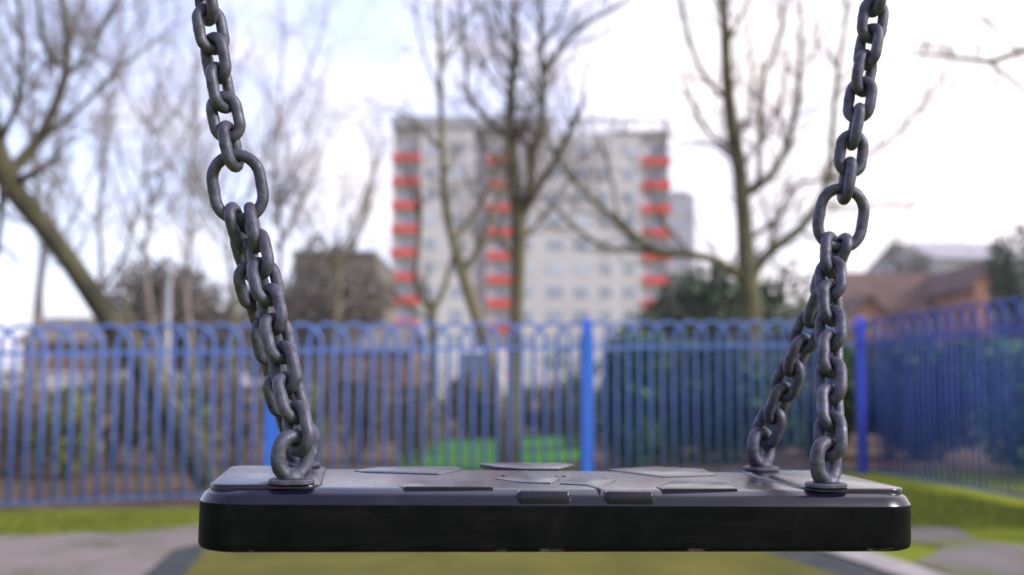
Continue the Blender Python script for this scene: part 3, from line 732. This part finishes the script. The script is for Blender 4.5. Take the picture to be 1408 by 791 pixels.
# brown and olive undergrowth at left
ug = 'brown undergrowth behind the left railings'
und = [(-40, 70, 500, 690, 9.6, 'leaf_brown', 'brown bramble at the far left end of the fence'), (40, 135, 520, 690, 9.2, 'leaf_olive', 'olive bramble second from the left edge behind the railings'),
       (110, 215, 490, 680, 10.2, 'leaf_brown', 'brown bush left of the slanted trunk'), (190, 290, 500, 680, 10.0, 'leaf_olive', 'olive bush behind the foot of the slanted trunk'),
       (280, 370, 500, 660, 10.6, 'leaf_brown', 'brown brush left of the left chain'), (360, 455, 495, 650, 11.0, 'leaf_olive', 'olive brush behind the foot of the left chain'),
       (440, 540, 480, 640, 11.5, 'leaf_brown', 'brown brush right of the left chain'), (520, 615, 500, 640, 11.2, 'leaf_brown', 'brown brush below the forked olive tree')]
for i, (a, b, c, d, Y, m, lab) in enumerate(und):
    shrub('bush', lab, 'bush', a, b, c, d, Y, M[m], 1100, .06, 40 + i, .5, 14, ug)
shrub('bush', 'dark brown bush between the ochre tree and the lawn', 'bush', 600, 700, 520, 604, 16.9, M['leaf_brown'], 2200, .12, 51, 1.2, 10, ug)
shrub('bush', 'dark bush right of the dark tree above the green lawn', 'bush', 700, 815, 522, 604, 16.9, M['leaf_brown'], 2400, .12, 52, 1.2, 10, ug)
shrub('bush', 'green leafy bush low on the left edge of the lawn', 'bush', 740, 830, 470, 600, 13, M['leaf_dark'], 300, .07, 53, .5, 8, ug)
shrub('hedge', 'long green hedge far behind the left railings', 'hedge', 30, 330, 524, 575, 24, M['leaf_dark'], 3500, .14, 54, 1.0, 6)
shrub('bush', 'green bush behind the left railings near the white wall', 'bush', 320, 560, 520, 580, 26, M['leaf_olive'], 3500, .14, 55, 1.0, 6)
# evergreens
shrub('holly_tree', 'grey green evergreen tree at the foot of the spreading bare tree', 'tree', 835, 1100, 346, 560, 19, M['leaf_holly'], 15000, .13, 61, 1.6, 10, lobes=24)
shrub('evergreen_tree', 'dark evergreen tree at the right edge beside the brick gable', 'tree', 1366, 1470, 326, 560, 32, M['leaf_holly'], 5000, .2, 62, 2, 6, lobes=12)
shrub('brushy_tree', 'broad dome of bare brown brush above the left fence, behind the lamp post', 'tree', 140, 375, 366, 560, 40, M['leaf_bare'], 13000, .22, 63, 3, 14, lobes=22)
shrub('brushy_tree', 'bare grey brush before the brown block left of the tower', 'tree', 330, 545, 366, 560, 44, M['leaf_bare'], 7000, .24, 64, 3, 14, lobes=14)
shrub('brushy_tree', 'olive brown brush hugging the brown block, right of the left chain', 'tree', 392, 520, 345, 560, 78, M['leaf_bare'], 9000, .42, 67, 4, 16, lobes=18)
shrub('brushy_tree', 'low brown brush right of the spreading tree, before the brown roof', 'tree', 1050, 1175, 405, 560, 42, M['leaf_bare'], 4500, .22, 65, 2, 8, lobes=10)
shrub('brushy_tree', 'grey bare treetop rising behind the brown roof', 'tree', 1222, 1300, 338, 500, 100, M['leaf_grey'], 2600, .5, 66, 4, 6, lobes=9)

# ------------------------------------------------------------------ tower block
def px2(px, py, Y): return W(px, py, Y)
TY = 128.0; s = TY / F
TX = lambda px: W(px, 400, TY).x
TZ = lambda py: W(704, py, TY).z
tower = empty('tower_block', (TX(715), TY, 0)); tag(tower, 'tall pale grey tower block with red balcony fronts in the centre of the view', 'tower block')
TO = Vector(tower.location)
def tb(name, x0, x1, y0, y1, z0, z1, m, parent=tower):
    o = MB(); o.box(x0 - TO.x, x1 - TO.x, y0 - TO.y, y1 - TO.y, z0 - TO.z, z1 - TO.z); return o.build(name, m, parent)
DB = 17.0
m = MB()
def bx(x0, x1, y0, y1, z0, z1): m.box(x0 - TO.x, x1 - TO.x, y0 - TO.y, y1 - TO.y, z0, z1)
def X(px): return TX(px)
bx(X(576), X(650), TY, TY + DB, 0, TZ(176)); bx(X(650), X(668), TY + 1.6, TY + DB, 0, TZ(176)); bx(X(706), X(882), TY + .02, TY + DB, 0, TZ(184))
bx(X(668), X(706), TY + .75, TY + DB, 0, TZ(178)); bx(X(537), X(576), TY + .75, TY + DB, 0, TZ(178)); bx(X(882), X(921), TY + .75, TY + DB, 0, TZ(184))
bx(X(537), X(539.5), TY + .05, TY + .75, 0, TZ(178)); bx(X(919), X(921), TY + .05, TY + .75, 0, TZ(184))
m.build('wall', M['concrete'], tower)
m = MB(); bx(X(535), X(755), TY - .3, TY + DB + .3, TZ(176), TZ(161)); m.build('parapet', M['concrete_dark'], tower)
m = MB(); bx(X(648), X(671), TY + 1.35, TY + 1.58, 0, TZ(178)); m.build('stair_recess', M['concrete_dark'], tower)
m = MB()
bx(X(755), X(922), TY - .2, TY + .2, TZ(166.5), TZ(163)); bx(X(755), X(922), TY + DB - .4, TY + DB, TZ(166.5), TZ(163))
for px in (757, 800, 845, 858, 919): bx(X(px) - .2, X(px) + .2, TY - .15, TY + .15, TZ(184), TZ(166)); bx(X(px) - .2, X(px) + .2, TY + DB - .35, TY + DB - .05, TZ(184), TZ(166))
bx(X(921) - .1, X(921) + .1, TY + .2, TY + DB - .4, TZ(166.5), TZ(163))
m.build('roof_frame', M['concrete_dark'], tower)
m = MB(); bx(X(845), X(921), TY - .1, TY + DB, TZ(184), TZ(179)); m.build('roof_edge', M['concrete_dark'], tower)
m = MB(); bx(X(690), X(730), TY + 5, TY + 11, TZ(161), TZ(152)); m.build('plant_room', M['concrete_dark'], tower)
st = 32.75
for i in range(11):
    yy = 216.5 + st * i
    for k, (a, b_) in enumerate(((536, 576), (669, 706), (883, 924))):
        yk = yy + (3.5 if k else 0)
        bal = MB(); z1_, z0_ = TZ(yk - 5.2), TZ(yk + 5.4)
        bal.box(X(a) - TO.x, X(b_) - TO.x, -.12, .0, z0_, z1_)
        o = bal.build('balcony', M['red_panel'], tower)
        sl = MB(); sl.box(X(a) - TO.x, X(b_) - TO.x, .02, .73, z0_ - .02, z0_ + .18); sl.build('slab', M['concrete'], o)
        wd = MB(); wd.box(X(a + 13) - TO.x, X(b_ - 13) - TO.x, .68, .74, z0_ + .2, TZ(yk - 22)); wd.build('pane', M['win'], o)
cols = [(591, 8), (628, 9), (724, 8), (764, 11), (800, 10), (833, 8), (866, 8)]
rw = random.Random(3)
for i in range(11):
    yc = 205 + st * i
    for (pc, w) in cols:
        fr = MB(); fr.box(X(pc - w) - TO.x, X(pc + w) - TO.x, -.03, .05, TZ(yc + 8.5), TZ(yc - 8))
        o = fr.build('window', M['frame_w'], tower)
        g = MB(); g.box(X(pc - w + 1.2) - TO.x, X(pc - .5) - TO.x, -.05, -.034, TZ(yc + 7.2), TZ(yc - 6.8)); g.box(X(pc + .5) - TO.x, X(pc + w - 1.2) - TO.x, -.05, -.034, TZ(yc + 7.2), TZ(yc - 6.8))
        g.build('pane', M['win_bright'] if rw.random() < .3 else M['win'], o)
# smaller tower behind
T2Y = 190
def house_box(root, name, a, b, top, Y, D, m, bottom=0.0, dy=0.0):
    q = MB(); O = Vector(root.location); x0, x1 = W(a, 500, Y).x, W(b, 500, Y).x; q.box(x0 - O.x, x1 - O.x, Y + dy - O.y, Y + D - O.y, bottom, W(a, top, Y).z - O.z); return q.build(name, m, root)
t2 = empty('tower_block', (W(942, 500, T2Y).x, T2Y, 0)); tag(t2, 'smaller grey tower block peeping out to the right behind the red balconied tower', 'tower block')
house_box(t2, 'wall', 921, 957, 268, T2Y, 16, M['concrete_dark']); 
q = MB(); x0, x1 = W(926, 500, T2Y).x - t2.location.x, W(952, 500, T2Y).x - t2.location.x; q.box(x0, x1, 2, 14, W(940, 268, T2Y).z, W(940, 260, T2Y).z); q.build('roof', M['concrete_dark'], t2)
for i in range(9):
    for pc in (932, 946):
        z = W(940, 285 + 24 * i, T2Y).z; q = MB(); xx = W(pc, 500, T2Y).x - t2.location.x; q.box(xx - .55, xx + .55, -.06, .05, z - .6, z + .6); q.build('window', M['win'], t2)
# brown block left of the tower
bb = empty('apartment_block', (W(455, 500, 85).x, 85, 0)); tag(bb, 'low brown brick block with a flat roof left of the tower', 'building')
house_box(bb, 'wall', 400, 513, 352, 85, 14, M['block_brown'])
q = MB(); x0, x1 = W(398, 500, 85).x - bb.location.x, W(514, 500, 85).x - bb.location.x; z = W(450, 352, 85).z; q.box(x0, x1, -.3, 14.3, z, z + .35); q.build('roof', M['block_brown'], bb)
q = MB(); x0, x1 = W(488, 500, 85).x - bb.location.x, W(503, 500, 85).x - bb.location.x; q.box(x0, x1, 3, 6, z + .35, z + .8); q.build('chimney', M['block_brown'], bb)
for i in range(3):
    for pc in (415, 440, 465, 490):
        zz = W(450, 375 + 50 * i, 85).z; xx = W(pc, 500, 85).x - bb.location.x; q = MB(); q.box(xx - .55, xx + .55, -.06, .05, zz - .6, zz + .6); q.build('window', M['win_dull'], bb)

# ------------------------------------------------------------------ houses
def gable_house(name, label, a, b, eave, ridge, Y, D, mwall, mroof, wins=(), along=True, cat='house'):
    root = empty(name, (W((a + b) / 2, 500, Y).x, Y, 0)); tag(root, label, cat); O = Vector(root.location)
    hw = (W(b, 500, Y).x - W(a, 500, Y).x) / 2; ze = W(a, eave, Y).z; zr = W(a, ridge, Y + (D / 2 if along else 0)).z
    q = MB()
    if along:   # ridge parallel to the view plane
        q.prism([(0, 0), (D, 0), (D, ze), (D / 2, zr - .12), (0, ze)], -hw, hw, Matrix(((0, 0, 1, 0), (1, 0, 0, 0), (0, 1, 0, 0), (0, 0, 0, 1))))
        q.build('wall', mwall, root)
        q = MB(); e = .35
        for sgn in (0, 1):
            y0_, y1_ = (-e, D / 2) if sgn == 0 else (D + e, D / 2); sl = (zr - ze) / (D / 2); z0_ = ze - e * sl
            vs = [(-hw - e, y0_, z0_), (hw + e, y0_, z0_), (hw + e, y1_, zr), (-hw - e, y1_, zr)]
            vs += [(v[0], v[1], v[2] + .16) for v in vs]
            q.add(vs, [(0, 1, 2, 3), (4, 5, 6, 7), (0, 1, 5, 4), (1, 2, 6, 5), (2, 3, 7, 6), (3, 0, 4, 7)])
        q.build('roof', mroof, root)
    else:       # gable faces the camera
        q.prism([(-hw, 0), (hw, 0), (hw, ze), (0, zr - .1), (-hw, ze)], 0, D, Matrix(((1, 0, 0, 0), (0, 0, 1, 0), (0, 1, 0, 0), (0, 0, 0, 1))))
        q.build('wall', mwall, root)
        q = MB(); e = .3
        for sg in (-1, 1):
            sl = (zr - ze) / hw; vs = [(sg * (hw + e), -.3, ze - e * sl), (0, -.3, zr), (0, D + .3, zr), (sg * (hw + e), D + .3, ze - e * sl)]
            vs += [(v[0], v[1], v[2] + .16) for v in vs]
            q.add(vs, [(0, 1, 2, 3), (4, 5, 6, 7), (0, 1, 5, 4), (1, 2, 6, 5), (2, 3, 7, 6), (3, 0, 4, 7)])
        q.build('roof', mroof, root)
    for (pc, pyc, w, h) in wins:
        c = W(pc, pyc, Y); ww = w * Y / F / 2; hh = h * Y / F / 2; q = MB(); q.box(c.x - O.x - ww, c.x - O.x + ww, -.06, .06, c.z - hh, c.z + hh); o = q.build('window', M['white'], root)
        q = MB(); q.box(c.x - O.x - ww * .8, c.x - O.x + ww * .8, -.08, -.062, c.z - hh * .8, c.z + hh * .8); q.build('pane', M['glass_dark'], o)
    return root
gable_house('house', 'wide brown roofed brick house at right above the corner of the fence', 1172, 1352, 428, 378, 72, 9, M['brick'], M['roof_brown'], [(1290, 450, 14, 14), (1325, 450, 14, 14)])
gable_house('house', 'small orange brick gable poking up behind the deep blue corner post', 1160, 1236, 449, 407, 66, 5, M['brick'], M['roof_brown'], [(1197, 446, 12, 14)], along=False)
gable_house('house', 'brick gable end with sloping roof at far right beside the dark evergreen', 1344, 1384, 388, 360, 66, 10, M['brick'], M['roof_brown'], [(1362, 430, 9, 12)], along=False)
gable_house('warehouse', 'pale grey metal clad building behind the brown roof at right', 1300, 1450, 356, 336, 120, 30, M['shed_metal'], M['shed_metal'], cat='building')
gable_house('house', 'low brick house with dark roof behind the left railings', 30, 165, 470, 440, 60, 8, M['brick_dull'], M['block_brown'], [(60, 490, 16, 12), (105, 490, 16, 12), (145, 490, 16, 12)])
gable_house('house', 'long low brick house behind the railings left of the tower foot', 400, 560, 480, 452, 62, 8, M['brick_dull'], M['block_brown'], [(520, 490, 16, 12), (560, 490, 10, 12)])
# white boundary wall
q = MB(); a = W(12, 511, 34); b_ = W(335, 511, 34); q.box(a.x - a.x, b_.x - a.x, 0, .25, 0, W(12, 524, 34).z * 0 + a.z - .09); 
ww = q.build('garden_wall', M['white'], loc=None); ww.location = (a.x, 34, 0); tag(ww, 'low white wall seen through the left railings', 'wall')
q = MB(); q.box(-.05, b_.x - a.x + .05, -.05, .30, a.z - .088, a.z); q.build('coping', M['white'], ww)

# parked van
def van(px0, px1, top, Y):
    a = W(px0, 500, Y); b = W(px1, 500, Y); zt = W(px0, top, Y).z; w = (b.x - a.x)
    root = empty('van', ((a.x + b.x) / 2, Y, 0)); tag(root, 'white van facing the park, seen through the railings at the foot of the tower', 'van')
    hw = w / 2; q = MB()
    prof_ = [(0, .3), (0, .95), (.55, 1.1), (1.15, zt - .1), (1.5, zt), (4.6, zt), (4.75, zt - .2), (4.75, .3)]
    q.prism(prof_, -hw, hw, Matrix(((0, 0, 1, 0), (1, 0, 0, 0), (0, 1, 0, 0), (0, 0, 0, 1)))); q.build('body', M['white'], root)
    q = MB(); n0, n1 = Vector((0, .56, 1.13)), Vector((0, 1.13, zt - .14))
    q.add([(-hw * .85, .55, 1.16), (hw * .85, .55, 1.16), (hw * .78, 1.08, zt - .16), (-hw * .78, 1.08, zt - .16)], [(0, 1, 2, 3)])
    for v in range(4): q.v[v] = (q.v[v][0], q.v[v][1] - .03, q.v[v][2] + .01)
    q.add([(x, y + .02, z) for x, y, z in q.v[:4]], [(3, 2, 1, 0)]); q.build('windscreen', M['glass_dark'], root)
    for sg in (-1, 1):
        q = MB(); q.box(sg * hw * .72 - .13, sg * hw * .72 + .13, -.03, .05, .68, .84); q.build('headlight', M['lamp_glass'], root)
    for sg in (-1, 1):
        for yy in (.8, 3.8):
            q = MB(); q.tube([(sg * (hw - .18), yy, .33), (sg * (hw + .01), yy, .33)], .33, 20); q.build('wheel', M['tyre'], root)
    q = MB(); q.box(-hw * .95, hw * .95, -.06, -.002, .35, .55); q.build('bumper', M['concrete_dark'], root)
van(624, 694, 478, 46)

# street lamps
def lamp(px, top, Y, w, lab):
    b = W(px, 500, Y); zt = W(px, top, Y).z; root = empty('street_lamp', (b.x, Y, 0)); tag(root, lab, 'street lamp', 'grey street lamps beyond the fence')
    q = MB(); r_ = w * Y / F / 2; q.tube([(0, 0, 0), (0, 0, .9), (0, 0, 1.0), (0, 0, zt - .25)], [r_ * 1.35, r_ * 1.35, r_, r_ * .8], 12); q.build('pole', M['galv'], root, angle=40)
    q = MB(); q.tube([(0, 0, zt - .25), (0, 0, zt - .12), (0, 0, zt - .02), (0, 0, zt)], [r_, r_ * 1.5, r_ * 1.3, r_ * .5], 14); q.build('lamp_head', M['galv'], root, angle=40)
lamp(228, 368, 26, 11, 'grey lamp post before the dome of brush above the left fence')
lamp(1073, 404, 34, 8, 'thin pale lamp post just right of the spreading tree')

# ------------------------------------------------------------------ damp winter air
hz = MB(); hz.box(-260, 260, -30, 330, -1.0, 46); hm = bpy.data.materials.new('haze'); hm.use_nodes = True; hn = hm.node_tree; hn.nodes.clear()
ho = hn.nodes.new('ShaderNodeOutputMaterial'); hv = hn.nodes.new('ShaderNodeVolumePrincipled'); hv.inputs['Color'].default_value = (.93, .9, .96, 1); hv.inputs['Density'].default_value = .0009
hn.links.new(hv.outputs[0], ho.inputs['Volume']); tag(hz.build('haze', hm), 'thin pale haze that softens the tower and far houses', 'haze', kind='stuff')
# ------------------------------------------------------------------ sky and light
w = bpy.data.worlds.new('World'); scene.world = w; w.use_nodes = True; nt = w.node_tree
bg = nt.nodes['Background']; bg.inputs['Strength'].default_value = .10
SUN_EL, SUN_AZ = rad(30), rad(112)       # azimuth clockwise from +Y
sky = nd(nt, 'ShaderNodeTexSky', sky_type='NISHITA'); sky.sun_disc = False; sky.sun_elevation = SUN_EL; sky.sun_rotation = SUN_AZ; sky.dust_density = 2.0
tc = nd(nt, 'ShaderNodeTexCoord'); sep = nd(nt, 'ShaderNodeSeparateXYZ'); nt.links.new(tc.outputs['Generated'], sep.inputs[0])
mp = nd(nt, 'ShaderNodeMapping'); mp.inputs['Scale'].default_value = (1, 1, 2.2); nt.links.new(tc.outputs['Generated'], mp.inputs[0])
n1 = nd(nt, 'ShaderNodeTexNoise', Scale=5.5, Detail=6, Roughness=.55); nt.links.new(mp.outputs[0], n1.inputs['Vector'])
# cloud cover is fuller towards the low bright side (+X) and thinner high on the other side
def mth(op, a, b, c=None):
    n_ = nd(nt, 'ShaderNodeMath', operation=op)
    for i, v in enumerate((a, b, c)):
        if v is None: continue
        if isinstance(v, (int, float)): n_.inputs[i].default_value = v
        else: nt.links.new(v, n_.inputs[i])
    return n_.outputs[0]
cov = mth('MULTIPLY_ADD', sep.outputs['X'], 1.5, .62)
cov = mth('MULTIPLY_ADD', sep.outputs['Z'], -.55, cov)
cov = mth('MULTIPLY_ADD', mth('SUBTRACT', n1.outputs['Fac'], .5), 2.4, cov)
mr = nd(nt, 'ShaderNodeMapRange', interpolation_type='SMOOTHSTEP'); mr.inputs[1].default_value = 0; mr.inputs[2].default_value = 1; mr.inputs[3].default_value = .2; mr.inputs[4].default_value = 1.0
nt.links.new(cov, mr.inputs[0])
mx = nd(nt, 'ShaderNodeMix', data_type='RGBA'); mx.inputs['B'].default_value = (6.6, 6.1, 6.25, 1)
thin = nd(nt, 'ShaderNodeMix', data_type='RGBA', blend_type='ADD'); thin.inputs['Factor'].default_value = 1; thin.inputs['B'].default_value = (1.15, 1.1, 2.5, 1)
nt.links.new(sky.outputs[0], thin.inputs['A'])
nt.links.new(mr.outputs[0], mx.inputs['Factor']); nt.links.new(thin.outputs['Result'], mx.inputs['A']); bk = nd(nt, 'ShaderNodeMapRange'); bk.inputs[1].default_value = -.5; bk.inputs[2].default_value = .6; bk.inputs[3].default_value = .5; bk.inputs[4].default_value = 1.0
nt.links.new(sep.outputs['Y'], bk.inputs[0])      # dimming added to the sky behind the camera, to darken the seat's bevel
vm = nd(nt, 'ShaderNodeVectorMath', operation='SCALE'); nt.links.new(mx.outputs['Result'], vm.inputs[0]); nt.links.new(bk.outputs[0], vm.inputs['Scale'])
nt.links.new(vm.outputs[0], bg.inputs['Color'])
sl = bpy.data.lights.new('sun', 'SUN'); so_ = bpy.data.objects.new('sun', sl); COL.objects.link(so_)
sl.energy = 1.5; sl.angle = rad(14); sl.color = (1, .97, .93)
dirv = Vector((math.sin(SUN_AZ) * math.cos(SUN_EL), math.cos(SUN_AZ) * math.cos(SUN_EL), math.sin(SUN_EL)))
so_.rotation_euler = dirv.to_track_quat('Z', 'Y').to_euler(); so_.location = (10, 10, 20)
vs_ = scene.view_settings; vs_.view_transform = 'Standard'; vs_.look = 'None'; vs_.gamma = 1; vs_.exposure = 1.38; vs_.use_curve_mapping = False
scene.render.engine = 'CYCLES'; scene.cycles.use_denoising = True
scene.cycles.max_bounces = 5; scene.cycles.volume_bounces = 0; scene.cycles.caustics_reflective = False; scene.cycles.caustics_refractive = False
